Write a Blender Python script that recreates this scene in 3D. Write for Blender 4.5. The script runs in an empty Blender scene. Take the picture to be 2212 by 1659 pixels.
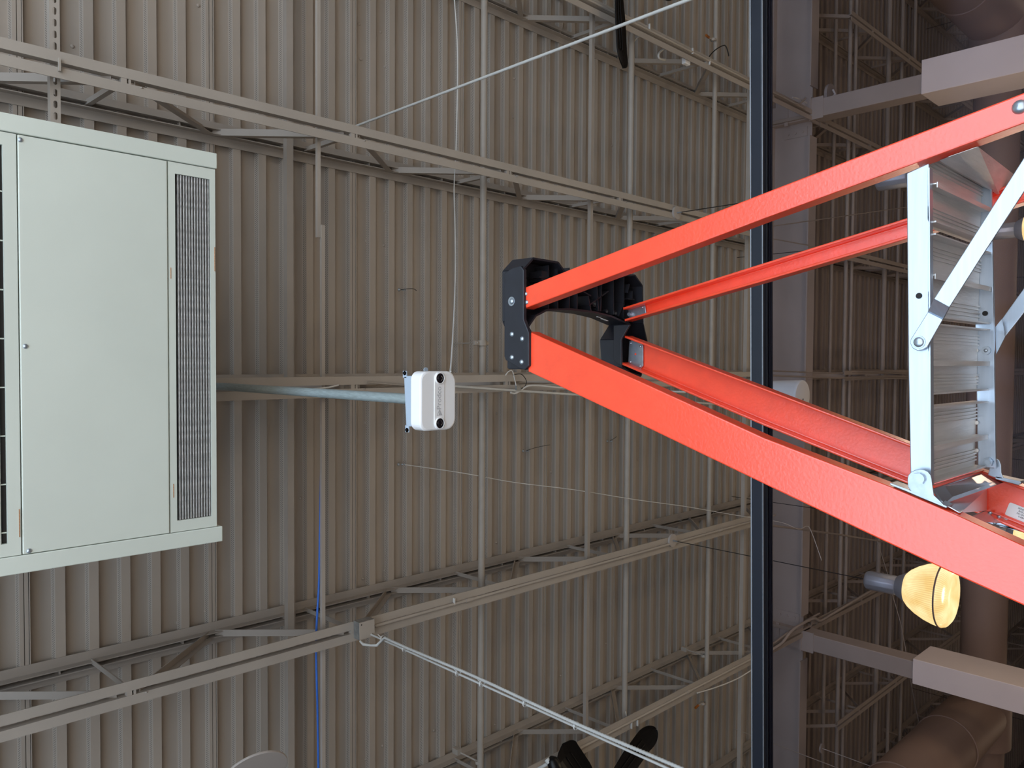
import bpy, bmesh, math, random
from mathutils import Vector, Matrix
random.seed(7)
PI = math.pi
SC = bpy.context.scene
COL = SC.collection
# ------------------------------------------------------------------ camera
FP = 1686.0
HC = 1.6                                   # eye height above the floor
def _rot(p, yw, r):
    F = Vector((math.sin(yw)*math.cos(p), math.cos(yw)*math.cos(p), math.sin(p)))
    U = Vector((math.cos(yw), -math.sin(yw), 0)); R = F.cross(U)
    return R*math.cos(r)-U*math.sin(r), U*math.cos(r)+R*math.sin(r), F
CR, CU, CF = _rot(math.radians(45.755), math.radians(-2.505), math.radians(-2.160))
cam = bpy.data.cameras.new('camera'); camo = bpy.data.objects.new('camera', cam); COL.objects.link(camo)
cam.sensor_width = 36; cam.lens = 36*FP/2212; cam.clip_start = .05; cam.clip_end = 200
B = -CF
camo.matrix_world = Matrix(((CR.x, CU.x, B.x, 0), (CR.y, CU.y, B.y, 0), (CR.z, CU.z, B.z, HC), (0, 0, 0, 1)))
SC.camera = camo
# ------------------------------------------------------------------ world, lights, exposure
w = bpy.data.worlds.new('world'); SC.world = w; w.use_nodes = True
bg = w.node_tree.nodes['Background']; bg.inputs[0].default_value = (.62, .78, 1, 1); bg.inputs[1].default_value = 1.0
def area(name, loc, rot, sx, sy, power, color):
    l = bpy.data.lights.new(name, 'AREA'); l.shape = 'RECTANGLE'; l.size = sx; l.size_y = sy; l.energy = power; l.color = color
    o = bpy.data.objects.new(name, l); COL.objects.link(o); o.location = loc; o.rotation_euler = rot; return o
# daylight coming in through the tall glazed shopfront behind the camera
area('daylight_through_shopfront', (1.5, -3.75, 2.35), (math.radians(90), 0, 0), 9.0, 4.3, 300, (.68, .84, 1.0))
sl = bpy.data.lights.new('sun', 'SUN'); sl.energy = 15; sl.angle = .01; sl.color = (1, .94, .85)
so_ = bpy.data.objects.new('sun', sl); COL.objects.link(so_); so_.rotation_euler = (math.radians(41), 0, math.radians(-34))   # high sun, falls on the floor just inside the shopfront
SC.view_settings.view_transform = 'Standard'; SC.view_settings.look = 'None'
SC.view_settings.exposure = 0.30; SC.view_settings.gamma = 1.0; SC.view_settings.use_curve_mapping = False
# ------------------------------------------------------------------ helpers
def ray(x, y): return CF + CR*((x-1106)/FP) - CU*((y-829.5)/FP)
O = Vector((0, 0, HC))
def Z(x, y, z): d = ray(x, y); return O + d*(z/d.z)           # z above the eye
def Y(x, y, Yp): d = ray(x, y); return O + d*(Yp/d.y)
def X(x, y, Xp): d = ray(x, y); return O + d*(Xp/d.x)
def V(*a): return Vector(a)
WP = {}
class M:
    def __init__(s): s.v = []; s.f = []; s.m = []; s.sm = []
    def add(s, vs, fs, mi=0, smooth=False):
        k = len(s.v); s.v += [Vector(v) for v in vs]
        for f in fs: s.f.append([i+k for i in f]); s.m.append(mi); s.sm.append(smooth)
        return s
    def box(s, a, b, mi=0):
        (x0, y0, z0), (x1, y1, z1) = a, b
        return s.add([(x0,y0,z0),(x1,y0,z0),(x1,y1,z0),(x0,y1,z0),(x0,y0,z1),(x1,y0,z1),(x1,y1,z1),(x0,y1,z1)],
              [(0,3,2,1),(4,5,6,7),(0,1,5,4),(1,2,6,5),(2,3,7,6),(3,0,4,7)], mi)
    def prism(s, poly, ext, mi=0, caps=True):
        n = len(poly); vs = [Vector(p) for p in poly]+[Vector(p)+Vector(ext) for p in poly]
        fs = [(i, (i+1) % n, (i+1) % n+n, i+n) for i in range(n)]
        if caps: fs += [tuple(range(n))[::-1], tuple(range(n, 2*n))]
        return s.add(vs, fs, mi)
    def loft(s, rings, mi=0, caps=True, smooth=False, close=True):
        n = len(rings[0]); vs = [v for r in rings for v in r]; fs = []
        for k in range(len(rings)-1):
            for i in range(n if close else n-1):
                j = (i+1) % n; fs.append((k*n+i, k*n+j, (k+1)*n+j, (k+1)*n+i))
        s.add(vs, fs, mi, smooth)
        if caps: s.add([v for v in rings[0]]+[v for v in rings[-1]], [tuple(range(n))[::-1], tuple(range(n, 2*n))], mi)
        return s
    def tube(s, pts, r, n=8, mi=0, caps=True):
        pts = [Vector(p) for p in pts]; rings = []; up = None
        for i, p in enumerate(pts):
            d = (pts[min(i+1, len(pts)-1)]-pts[max(i-1, 0)]).normalized()
            if up is None: up = d.orthogonal().normalized()
            a = (up - d*up.dot(d)).normalized(); up = a; b = d.cross(a)
            rr = r[i] if isinstance(r, (list, tuple)) else r
            rings.append([p+(a*math.cos(t*2*PI/n)+b*math.sin(t*2*PI/n))*rr for t in range(n)])
        return s.loft(rings, mi, caps, True)
    def bar(s, p, q, wd, ht, up=(0, 0, 1), mi=0):
        p, q = Vector(p), Vector(q); d = (q-p).normalized(); u = Vector(up); a = d.cross(u)
        if a.length < 1e-4: a = d.orthogonal()
        a.normalize(); b = a.cross(d).normalized()
        c = [a*(i*wd/2)+b*(j*ht/2) for i, j in ((-1,-1),(1,-1),(1,1),(-1,1))]
        return s.prism([p+k for k in c], q-p, mi)
    def angle(s, p, q, L, t, a, b, mi=0):
        a = Vector(a)*1.0; b = Vector(b)*1.0
        poly = [V(0,0,0), a*L, a*L+b*t, a*t+b*t, a*t+b*L, b*L]
        return s.prism([Vector(p)+k for k in poly], Vector(q)-Vector(p), mi)
    def lathe(s, prof, c, n=32, mi=0, axis='z', mod=None):
        rings = []
        for r, h in prof:
            ring = []
            for t in range(n):
                a = t*2*PI/n; k = r*(1+(mod(t) if mod else 0))
                if axis == 'z': ring.append(Vector(c)+V(k*math.cos(a), k*math.sin(a), h))
                elif axis == 'y': ring.append(Vector(c)+V(k*math.cos(a), h, k*math.sin(a)))
                else: ring.append(Vector(c)+V(h, k*math.cos(a), k*math.sin(a)))
            rings.append(ring)
        return s.loft(rings, mi, False, True)
    def disc(s, c, r, nrm, h=.004, n=16, mi=0):
        nrm = Vector(nrm).normalized(); a = nrm.orthogonal().normalized(); b = nrm.cross(a)
        return s.prism([Vector(c)+(a*math.cos(t*2*PI/n)+b*math.sin(t*2*PI/n))*r for t in range(n)], nrm*h, mi)
    def dome(s, c, r, nrm, h, n=14, mi=0):
        nrm = Vector(nrm).normalized(); a = nrm.orthogonal().normalized(); b = nrm.cross(a); rings = []
        for k in range(5):
            ph = k/4*PI/2*.97; rr = r*math.cos(ph); hh = h*math.sin(ph)
            rings.append([Vector(c)+nrm*hh+(a*math.cos(t*2*PI/n)+b*math.sin(t*2*PI/n))*rr for t in range(n)])
        return s.loft(rings, mi, True, True)
    def build(s, name, mats, parent=None, origin=None, bevel=0, **kw):
        if origin is None:
            lo = Vector([min(v[i] for v in s.v) for i in range(3)]); hi = Vector([max(v[i] for v in s.v) for i in range(3)])
            origin = (lo+hi)/2
        origin = Vector(origin)
        me = bpy.data.meshes.new(name); me.from_pydata([v-origin for v in s.v], [], s.f)
        for i, p in enumerate(me.polygons): p.material_index = s.m[i]; p.use_smooth = s.sm[i]
        for mt in (mats if isinstance(mats, (list, tuple)) else [mats]): me.materials.append(mt)
        bm = bmesh.new(); bm.from_mesh(me); bmesh.ops.recalc_face_normals(bm, faces=bm.faces); bm.to_mesh(me); bm.free()
        o = bpy.data.objects.new(name, me); COL.objects.link(o); put(o, origin, parent)
        if bevel:
            md = o.modifiers.new('bevel', 'BEVEL'); md.width = bevel; md.segments = 2; md.limit_method = 'ANGLE'; md.angle_limit = .6
        return tag(o, **kw)
def put(o, origin, parent):
    WP[o.name] = Vector(origin)
    if parent is not None: o.parent = parent; o.location = Vector(origin)-WP[parent.name]
    else: o.location = origin
def tag(o, label=None, cat=None, group=None, kind=None):
    if label: o['label'] = label
    if cat: o['category'] = cat
    if group: o['group'] = group
    if kind: o['kind'] = kind
    return o
def thing(name, loc, label, cat, group=None):
    o = bpy.data.objects.new(name, None); COL.objects.link(o); o.empty_display_size = .05; put(o, loc, None)
    return tag(o, label, cat, group)
def dup(o, delta=None, parent=None, label=None, mirror=None):
    c = o.copy(); COL.objects.link(c)
    if parent is not None: c.parent = parent; WP[c.name] = WP[parent.name]+c.location
    else:
        c.location = o.location+Vector(delta or (0, 0, 0)); WP[c.name] = Vector(c.location)
        if label: c['label'] = label
    for ch in [k for k in COL.objects if k.parent == o]: dup(ch, None, c)
    return c
def plate(name, outlines, th, mats, parent, xf, **kw):
    """flat plate with holes: outlines in 2D, extruded by th, placed by xf (function 2D,h -> world)"""
    cu = bpy.data.curves.new(name, 'CURVE'); cu.dimensions = '2D'; cu.fill_mode = 'BOTH'
    for ol in outlines:
        sp = cu.splines.new('POLY'); sp.points.add(len(ol)-1); sp.use_cyclic_u = True
        for i, (a, b) in enumerate(ol): sp.points[i].co = (a, b, 0, 1)
    co = bpy.data.objects.new('tmp', cu); COL.objects.link(co)
    dg = bpy.context.evaluated_depsgraph_get(); me = bpy.data.meshes.new_from_object(co.evaluated_get(dg))
    bpy.data.objects.remove(co)
    m = M(); n = len(me.vertices); v2 = [tuple(v.co)[:2] for v in me.vertices]; fs = [tuple(p.vertices) for p in me.polygons]
    from collections import Counter
    m.add([xf(a, b, 0) for a, b in v2]+[xf(a, b, th) for a, b in v2], [f[::-1] for f in fs]+[tuple(i+n for i in f) for f in fs])
    for ol in outlines:
        k = len(ol); m.add([xf(a, b, 0) for a, b in ol]+[xf(a, b, th) for a, b in ol], [(i, (i+1) % k, (i+1) % k+k, i+k) for i in range(k)])
    return m.build(name, mats, parent, **kw)
def text(name, s, size, xf, mats, parent, th=.0005, **kw):
    cu = bpy.data.curves.new(name, 'FONT'); cu.body = s; cu.size = size; cu.align_x = 'CENTER'; cu.align_y = 'CENTER'
    co = bpy.data.objects.new('tmp', cu); COL.objects.link(co)
    dg = bpy.context.evaluated_depsgraph_get(); me = bpy.data.meshes.new_from_object(co.evaluated_get(dg)); bpy.data.objects.remove(co)
    m = M(); m.add([xf(v.co.x, v.co.y, th) for v in me.vertices], [tuple(p.vertices) for p in me.polygons])
    return m.build(name, mats, parent, **kw)
# ------------------------------------------------------------------ materials
def mat(name, col, rough=.6, metal=0, var=.08, scale=6, bump=0, bscale=60, spec=.5, stretch=None, coat=0):
    m = bpy.data.materials.new(name); m.use_nodes = True; nt = m.node_tree; N = nt.nodes; L = nt.links
    b = N['Principled BSDF']; b.inputs['Roughness'].default_value = rough; b.inputs['Metallic'].default_value = metal
    b.inputs['Specular IOR Level'].default_value = spec
    if coat: b.inputs['Coat Weight'].default_value = coat; b.inputs['Coat Roughness'].default_value = .25
    tc = N.new('ShaderNodeTexCoord'); mp = N.new('ShaderNodeMapping'); L.new(tc.outputs['Object'], mp.inputs[0])
    if stretch: mp.inputs['Scale'].default_value = stretch
    nz = N.new('ShaderNodeTexNoise'); nz.inputs['Scale'].default_value = scale; nz.inputs['Detail'].default_value = 5
    L.new(mp.outputs[0], nz.inputs['Vector'])
    cr = N.new('ShaderNodeValToRGB'); c = Vector(col)
    cr.color_ramp.elements[0].position = .3; cr.color_ramp.elements[1].position = .7
    cr.color_ramp.elements[0].color = (*(c*(1-var)), 1); cr.color_ramp.elements[1].color = (*[min(1, k) for k in c*(1+var)], 1)
    L.new(nz.outputs[0], cr.inputs[0]); L.new(cr.outputs[0], b.inputs['Base Color'])
    if bump:
        n2 = N.new('ShaderNodeTexNoise'); n2.inputs['Scale'].default_value = bscale; n2.inputs['Detail'].default_value = 4
        L.new(mp.outputs[0], n2.inputs['Vector']); bp = N.new('ShaderNodeBump'); bp.inputs['Strength'].default_value = bump; bp.inputs['Distance'].default_value = .002
        L.new(n2.outputs[0], bp.inputs['Height']); L.new(bp.outputs[0], b.inputs['Normal'])
    return m
TAUPE = (.365, .313, .265)
m_deck = mat('taupe_painted_deck', TAUPE, .62, 0, .06, 1.5)
m_steel = mat('taupe_painted_steel', (.40, .352, .305), .55, 0, .06, 3, .1, 80)
m_steel2 = mat('taupe_painted_chord', (.335, .29, .25), .6, 0, .06, 3)
m_grey = mat('grey_painted_steel', (.42, .37, .335), .6, 0, .05, 3)
m_box = mat('pale_column_casing', (.86, .80, .77), .6, 0, .03, 3)
m_duct = mat('brown_painted_duct', (.29, .21, .165), .6, 0, .06, 2)
m_dark = mat('dark_gap', (.02, .018, .017), .9)
m_pipe = mat('taupe_pipe', (.36, .315, .27), .5, 0, .06, 8)
m_bar = mat('navy_black_aluminium', (.017, .021, .032), .42, .1, .06, 4)
m_gask = mat('black_gasket', (.008, .008, .012), .5)
m_ac = mat('pale_green_white_enamel', (.66, .705, .635), .42, 0, .03, 2.5)
m_filter = mat('dusty_aluminium_filter', (.27, .265, .26), .7, .1, .5, 90, .6, 200, stretch=(.6, 1, 1))
m_ridge = mat('bright_filter_ridge', (.72, .72, .70), .35, .3, .35, 90, .4, 150, stretch=(.5, 1, 1))  # metal ridge; bright colour stands in for light on the pleat crests
m_wire = mat('white_wire', (.62, .60, .57), .5)
m_pale = mat('pale_grey_conduit', (.55, .54, .51), .45)
m_blue = mat('blue_cable', (.04, .16, .62), .5)
m_black = mat('black_wire', (.01, .01, .01), .5)
m_blade = mat('gloss_black_blade', (.006, .005, .005), .35, 0, .1, 3, spec=.25)
m_orange = mat('orange_fibreglass', (.95, .072, .022), .32, 0, .06, 30, .22, 170, 1.0, coat=.5)
m_cap = mat('black_moulded_plastic', (.014, .015, .021), .45, 0, .15, 30, .2, 60)
m_alu = mat('brushed_aluminium', (.46, .52, .60), .33, .75, .05, 12, .03, 90, stretch=(1, 14, 14))
m_zinc = mat('zinc_plated_steel', (.40, .45, .51), .33, .75, .14, 60, .08, 200)
m_galv = mat('galvanised_pipe', (.38, .45, .46), .45, .35, .17, 30, .3, 60, stretch=(9, 9, 1))
m_gbox = mat('galvanised_box', (.30, .30, .29), .45, .5, .2, 30)
m_white = mat('white_plastic', (.93, .92, .92), .38, 0, .02, 3)
m_bluelit = mat('white_plastic_in_blue_light', (.42, .50, .60), .5, 0, .03, 3)  # white plastic with the blue daylight put into its colour
m_print = mat('grey_print', (.50, .50, .52), .5)
m_lens = mat('black_lens_glass', (.010, .007, .010), .12, 0, .1, 3)
m_sil = mat('silver_lamp_housing', (.40, .43, .47), .45, .5, .05, 10)
m_sp = mat('white_speaker_enamel', (.66, .69, .68), .5, 0, .02, 3)
m_amb = mat('amber_bulb', (.30, .09, .01), .3)
m_stick = mat('white_sticker', (.78, .78, .78), .5)
m_ink = mat('black_ink', (.02, .02, .02), .6)
m_floor = mat('pale_polished_floor', (.50, .47, .44), .35, 0, .06, 1)
m_wall = mat('brown_grey_wall', (.17, .145, .13), .8, 0, .04, 1)
m_rust = mat('rusty_scratch', (.45, .22, .10), .8, 0, .4, 200)
def perf_mat():
    m = m_deck.copy(); m.name = 'perforated_deck_web'; nt = m.node_tree; N = nt.nodes; L = nt.links
    b = N['Principled BSDF']; tc = N['Texture Coordinate']; sp = N.new('ShaderNodeSeparateXYZ'); L.new(tc.outputs['Object'], sp.inputs[0])
    def mth(op, a, c=None):
        n = N.new('ShaderNodeMath'); n.operation = op
        for i, k in enumerate((a, c)):
            if k is None: continue
            if isinstance(k, (int, float)): n.inputs[i].default_value = k
            else: L.new(k, n.inputs[i])
        return n.outputs[0]
    def grid(ox, oz):
        u = mth('SUBTRACT', mth('FRACT', mth('ADD', mth('DIVIDE', sp.outputs[0], .0115), ox)), .5)
        v = mth('SUBTRACT', mth('FRACT', mth('ADD', mth('DIVIDE', sp.outputs[2], .0150), oz)), .5)
        u = mth('MULTIPLY', u, .0115); v = mth('MULTIPLY', v, .0150)
        return mth('ADD', mth('MULTIPLY', u, u), mth('MULTIPLY', v, v))
    d = mth('MINIMUM', grid(0, 0), grid(.5, .5)); hit = mth('LESS_THAN', d, .0026**2)
    inb = mth('MULTIPLY', mth('GREATER_THAN', sp.outputs[2], -.009), mth('LESS_THAN', sp.outputs[2], .013)); hit = mth('MULTIPLY', hit, inb)
    mx = N.new('ShaderNodeMix'); mx.data_type = 'RGBA'; L.new(hit, mx.inputs[0]); mx.inputs[7].default_value = (.05, .045, .04, 1)
    L.new(N['Color Ramp'].outputs[0], mx.inputs[6]); L.new(mx.outputs[2], b.inputs['Base Color']); return m
m_perf = perf_mat()
def glass_mat():
    m = bpy.data.materials.new('tinted_glass'); m.use_nodes = True; nt = m.node_tree; N = nt.nodes; L = nt.links
    N.clear(); o = N.new('ShaderNodeOutputMaterial'); t = N.new('ShaderNodeBsdfTransparent'); t.inputs[0].default_value = (.86, .83, .86, 1)
    g = N.new('ShaderNodeBsdfGlossy'); g.inputs['Roughness'].default_value = .08; g.inputs[0].default_value = (.8, .8, 1, 1)
    x = N.new('ShaderNodeMixShader'); x.inputs[0].default_value = .0025
    L.new(t.outputs[0], x.inputs[1]); L.new(g.outputs[0], x.inputs[2]); L.new(x.outputs[0], o.inputs[0]); return m
m_glass = glass_mat()
def lamp_mat():
    m = bpy.data.materials.new('lit_ribbed_refractor'); m.use_nodes = True; nt = m.node_tree; N = nt.nodes; L = nt.links
    b = N['Principled BSDF']; b.inputs['Base Color'].default_value = (.06, .05, .03, 1); b.inputs['Roughness'].default_value = .2
    tc = N.new('ShaderNodeTexCoord'); nz = N.new('ShaderNodeTexNoise'); nz.inputs['Scale'].default_value = 7; L.new(tc.outputs['Object'], nz.inputs[0])
    cr = N.new('ShaderNodeValToRGB'); cr.color_ramp.elements[0].position = .32; cr.color_ramp.elements[0].color = (.82, .58, .20, 1)
    cr.color_ramp.elements[1].position = .68; cr.color_ramp.elements[1].color = (1, .86, .42, 1)
    L.new(nz.outputs[0], cr.inputs[0]); L.new(cr.outputs[0], b.inputs['Emission Color']); b.inputs['Emission Strength'].default_value = 1.32
    sp = N.new('ShaderNodeSeparateXYZ'); L.new(tc.outputs['Object'], sp.inputs[0])      # prism ribs of the refractor
    def mt(op, a, c=None):
        n = N.new('ShaderNodeMath'); n.operation = op
        for i, k in enumerate((a, c)):
            if k is None: continue
            if isinstance(k, (int, float)): n.inputs[i].default_value = k
            else: L.new(k, n.inputs[i])
        return n.outputs[0]
    L.new(mt('ADD', mt('MULTIPLY', mt('SINE', mt('MULTIPLY', mt('ARCTAN2', sp.outputs[1], sp.outputs[0]), 90)), .17), 1.28), b.inputs['Emission Strength'])
    return m
m_lamp = lamp_mat()
# ================================================================== SETTING
YE = 24.0; XW = 9.0; YB = -3.6
M().box((-XW, YB-.3, -.15), (XW, YE+.2, 0)).build('floor', m_floor, kind='structure', label='pale polished shop floor below the frame')
ZD = HC+4.365                                                         # underside of the deck ribs
ceil = M().box((-XW, YB-.3, ZD+.06), (XW, YE+.2, ZD+.22)).build('ceiling', m_deck, kind='structure', label='taupe corrugated metal roof deck with perforated webs')
# one corrugated sheet: six ribs
def deck_mesh():
    p = .1524; H = .038; prof = []
    for k in range(6):
        y = k*p
        prof += [(y, H, 0), (y+.0889-.0, H, 1), (y+.0889+.0095, 0, 0), (y+.0889+.0095+.0445, 0, 0)]
    return prof, p, H
def deck_panel():
    m = M(); prof, p, H = deck_mesh(); pts = prof+[(6*p, H, 0)]
    # split last rib with a side-lap slot
    i = len(pts)-2; y0 = pts[i-1][0]; y1 = pts[i][0]
    pts = pts[:i]+[(y0+.017, 0, 0), (y0+.017, .012, 0), (y0+.021, .012, 0), (y0+.021, 0, 0), (y0+.038, 0, 0), (y0+.038, .016, 0), (y0+.041, .016, 0), (y0+.041, -.004, 0)]+[(y1, -.004, 0), (6*p, H, 0)]
    for a, b in zip(pts[:-1], pts[1:]):
        mi = 1 if a[2] == 1 else 0
        m.add([(-XW, a[0], a[1]), (XW, a[0], a[1]), (XW, b[0], b[1]), (-XW, b[0], b[1])], [(0, 1, 2, 3)], mi)
    return m
seam = [-3.62, -2.70, -1.78, -.86, .045, .966, 1.899, 2.835, 3.747, 4.661, 5.567, 6.469, 7.354]
while seam[-1] < YE: seam.append(seam[-1]+.892)
dm = deck_panel(); first = None
for a, b in zip(seam[:-1], seam[1:]):
    if first is None:
        for v in dm.v: v.z -= .019
        first = dm.build('deck_panel', [m_deck, m_perf], ceil, origin=(0, 0, 0)); o = first
    else: o = first.copy(); COL.objects.link(o)
    o.location = V(0, a, ZD+.019)-WP[ceil.name]; o.scale = (1, (b-a)/.9144, 1)
# small spot-weld dimples on the sheets
m = M()
for (x, y) in [(156,100),(428,12),(776,52),(822,69),(779,128),(831,145),(792,450),(831,457),(791,521),(829,530),(943,690),(606,680),(1107,565),(790,913),(830,905),(951,1046),(1073,893),
               (1072,1172),(649,1076),(384,1345),(444,1320),(784,1250),(831,1233),(977,1397),(937,1578),(826,1611),(790,1640),(1069,1565),(1111,170),(1108,253),(1456,62),(1457,200),(1452,290),(1457,348),(1322,245),(1322,315),(1478,1095),(1377,993),(1190,1020),(1286,1150),(1309,1390),(1570,1290),(1576,1336),(1190,1335),(1211,1460)]:
    c = Z(x, y, 4.402); m.dome(c, .011, (0, 0, -1), .008, 8)
m.build('weld_mark', m_deck, ceil, kind='stuff')
# walls round the hall, all outside the frame
M().box((-XW-.2, YB-.3, 0), (-XW, YE+.2, ZD+.06)).build('wall_left', m_wall, kind='structure', label='beige side wall of the hall')
M().box((XW, YB-.3, 0), (XW+.2, YE+.2, ZD+.06)).build('wall_right', m_wall, kind='structure', label='beige side wall of the hall')
M().box((-XW, YE, 0), (XW, YE+.2, ZD+.06)).build('wall_far', m_wall, kind='structure', label='beige end wall far beyond the girder')
wb = M().box((-XW, YB-.3, 0), (-3.1, YB-.1, ZD+.06)).box((6.1, YB-.3, 0), (XW, YB-.1, ZD+.06)).box((-3.1, YB-.3, 4.6), (6.1, YB-.1, ZD+.06))
wb.build('wall_back', m_wall, kind='structure', label='shopfront wall behind the viewer')
fr = M()
for k in range(5): fr.box((-3.1+k*2.28, YB-.12, .0), (-3.02+k*2.28, YB-.04, 4.6))
for zz in (.02, 2.5, 4.52): fr.box((-3.1, YB-.12, zz), (6.1, YB-.05, zz+.06))
fr.build('window_1', m_bar, kind='structure', label='tall glazed shopfront with dark frames')
# glazed partition with a dark header bar
th = math.radians(-2.05)
def part(u, d, z): return V(u*math.cos(th)-d*math.sin(th), 3.01+u*math.sin(th)+d*math.cos(th), HC+z)
hb = thing('glass_partition', part(0, 0, -HC), 'dark navy framed clear glass partition crossing behind the ladder', 'partition')
def pbox(u0, u1, d0, d1, z0, z1): return M().add([part(u, d, z) for z in (z0, z1) for u, d in ((u0, d0), (u1, d0), (u1, d1), (u0, d1))], [(0,3,2,1),(4,5,6,7),(0,1,5,4),(1,2,6,5),(2,3,7,6),(3,0,4,7)])
pbox(-5, 5, 0, .068, 1.603, 1.65).build('header_bar', m_bar, hb, bevel=.003)
pbox(-5, 5, .0, .004, 1.651, 1.656).build('edge_trim', m_sil, hb, label='thin silver edge along the bar')
pbox(-5, 5, .002, .006, 1.600, 1.603).build('edge_trim', m_sil, hb)
pbox(-5, 5, .036, .041, 1.598, 1.603).build('gasket', m_gask, hb)
pbox(-5, 5, .055, .060, 1.594, 1.603).build('gasket', m_gask, hb)
pbox(-5, 5, .063, .068, 1.590, 1.603).build('gasket', m_gask, hb)
pbox(-5, 5, .046, .052, -HC+.06, 1.603).build('glass_pane', m_glass, hb, label='clear glass below the bar')
pbox(-5, 5, 0, .068, -HC, -HC+.06).build('sill_bar', m_bar, hb)
for u in (-4.96, 4.96): pbox(u-.04, u+.04, 0, .068, -HC+.06, 1.603).build('post', m_bar, hb)
# ------------------------------------------------------------------ girder, columns
YG = 8.3
g = M().box((-XW, YG-.006, HC+3.875), (XW, YG+.006, HC+4.30))
g.box((-XW, YG-.08, HC+4.30), (XW, YG+.08, HC+4.32))
for a, b in ((-XW, -3.30), (-2.80, 2.45), (2.98, XW)):
    g.box((a, YG-.085, HC+3.86), (b, YG+.085, HC+3.875))
gird = g.build('roof_girder', m_grey, label='deep grey steel I-beam girder crossing the hall beyond the glass', cat='girder')
for xs, sg in ((2.72, -1), (-3.05, 1)):
    M().box((xs-.10, YG-.10, HC+3.84), (xs+.10, YG+.10, HC+4.30)).build('stiffener_stub', m_grey, gird)
    M().box((xs-.13, YG-.115, HC+4.10), (xs+.13, YG-.1, HC+4.14)).build('stiffener_stub', m_grey, gird)
    for k in range(3): M().disc((xs+sg*.20, YG-.006, HC+3.97+k*.085), .028, (0, -1, 0), .012).disc((xs+sg*.20, YG-.018, HC+3.97+k*.085), .016, (0, -1, 0), .012, 6).build('bolt', m_grey, gird)
    M().box((xs+sg*.20-.05, YG-.016, HC+3.92), (xs+sg*.20+.05, YG-.006, HC+4.19)).build('splice_plate', m_grey, gird)
def column(x0, x1, bx0, bx1, ztop, zbox, label):
    c = thing('steel_column', ((x0+x1)/2, YG+.02, 0), label, 'column', 'columns carrying the girder')
    M().box((x0, YG-.10, HC+zbox-.01), (x1, YG+.12, HC+ztop)).build('shaft', m_grey, c, bevel=.008)
    M().box((x0-.03, YG-.12, HC+ztop), (x1+.03, YG+.14, HC+ztop+.018)).build('cap_plate', m_grey, c)
    M().box((x0-.02, YG-.108, HC+ztop-.13), (x1+.02, YG-.10, HC+ztop)).build('splice_plate', m_grey, c)
    M().box((bx0, YG-.11, 0), (bx1, YG+.40, HC+zbox)).build('casing', m_box, c, bevel=.006, label='wider pale boxed casing of the lower column')
column(2.62, 2.81, 2.61, 2.94, 3.84, 2.74, 'grey square steel column with pale boxed casing, top right of photo')
column(-3.14, -2.96, -3.18, -2.93, 3.84, 2.70, 'grey square steel column with pale boxed casing, below the lit bell lamp')
# ------------------------------------------------------------------ joists
ZB = HC+3.83; ZT = ZD
def chord(m, y0, y1, bottom, L=.047, t=.005, g=.011):
    for s in (-1, 1):
        z = ZB if bottom else ZT
        m.angle((s*g, y0, z), (s*g, y1, z), L, t, (s, 0, 0), (0, 0, 1 if bottom else -1))
def joist_protos(y0, y1, yb0, yb1, nodes, ph):
    r = {}
    m = M(); chord(m, y0, y1, False, .052); r['top_chord'] = m
    m = M(); chord(m, yb0, yb1, True)
    for n in nodes: m.box((-.011, n-.012, ZB+.002), (.011, n+.012, ZB+.03)).box((-.011, n+.02, ZB+.002), (.011, n+.03, ZB+.03))
    r['bottom_chord'] = m; return r
joists = {}
def joist(x, bay, yb0, yb1, label, copyof=None):
    y0, y1 = bay
    if copyof is not None: return dup(copyof, (x-copyof.location.x, 0, 0), label=label)
    j = thing('roof_joist', (x, (y0+y1)/2, ZB), label, 'joist', 'steel bar joists under the roof deck')
    nodes = [.02+1.22*k for k in range(-3, 20) if yb0+.1 < .02+1.22*k < yb1-.1]
    pr = joist_protos(y0, y1, yb0, yb1, nodes, 0)
    for nm, m in pr.items():
        for v in m.v: v.x += x
        m.build(nm, m_steel if nm == 'bottom_chord' else m_steel2, j)
    pb = {}
    def web(kind, a, b):
        key = (kind, round(b[1]-a[1], 3))
        if key in pb:
            o = pb[key][0].copy(); COL.objects.link(o); o.location = pb[key][0].location+V(0, a[1]-pb[key][1], 0); return
        m = M(); d = (Vector(b)-Vector(a)).normalized(); n = d.cross(V(1, 0, 0)).normalized()
        if kind == 'v': m.angle(a, b, .026, .004, (1, 0, 0), n)
        else: m.angle(Vector(a)-V(.018, 0, 0)-n*.0, Vector(b)-V(.018, 0, 0), .038, .005, (1, 0, 0), n)
        o = m.build('web_member', m_steel2, j); pb[key] = (o, a[1])
    zb, zt = ZB+.02, ZT-.02
    for n in nodes:
        web('v', (x, n, zb), (x, n-.02, zt))
        web('d', (x, n+.05, zb), (x, n+.59, zt))
        if n-.61 > y0: web('d', (x, n-.05, zb), (x, n-.59, zt))
    web('e', (x, yb1-.02, zb), (x, min(y1-.05, yb1+.55), zt))
    if yb0 > y0+.3: web('e', (x, yb0+.02, zb), (x, max(y0+.05, yb0-.55), zt))
    fl = M()
    k = y0+.3
    while k < y1-.2: fl.box((x-.011, k, ZT-.035), (x+.011, k+.008, ZT-.004)); k += .61
    fl.build('filler', m_steel2, j, kind='stuff')
    return j
b1 = (YB+.1, YG-.1)
jm = joist(-.157, b1, YB+.2, 7.2, 'roof joist running through the middle of the ceiling above the ladder top')
joist(1.268, b1, YB+.2, 7.2, 'roof joist carrying the slotted strut, first above the ladder top', jm)
joist(-1.572, b1, YB+.2, 7.2, 'roof joist with the square junction box clipped under its chord', jm)
jc = joist(2.65, b1, YB+.2, YG-.1, 'roof joist behind the black fan blade at the top edge')
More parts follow.
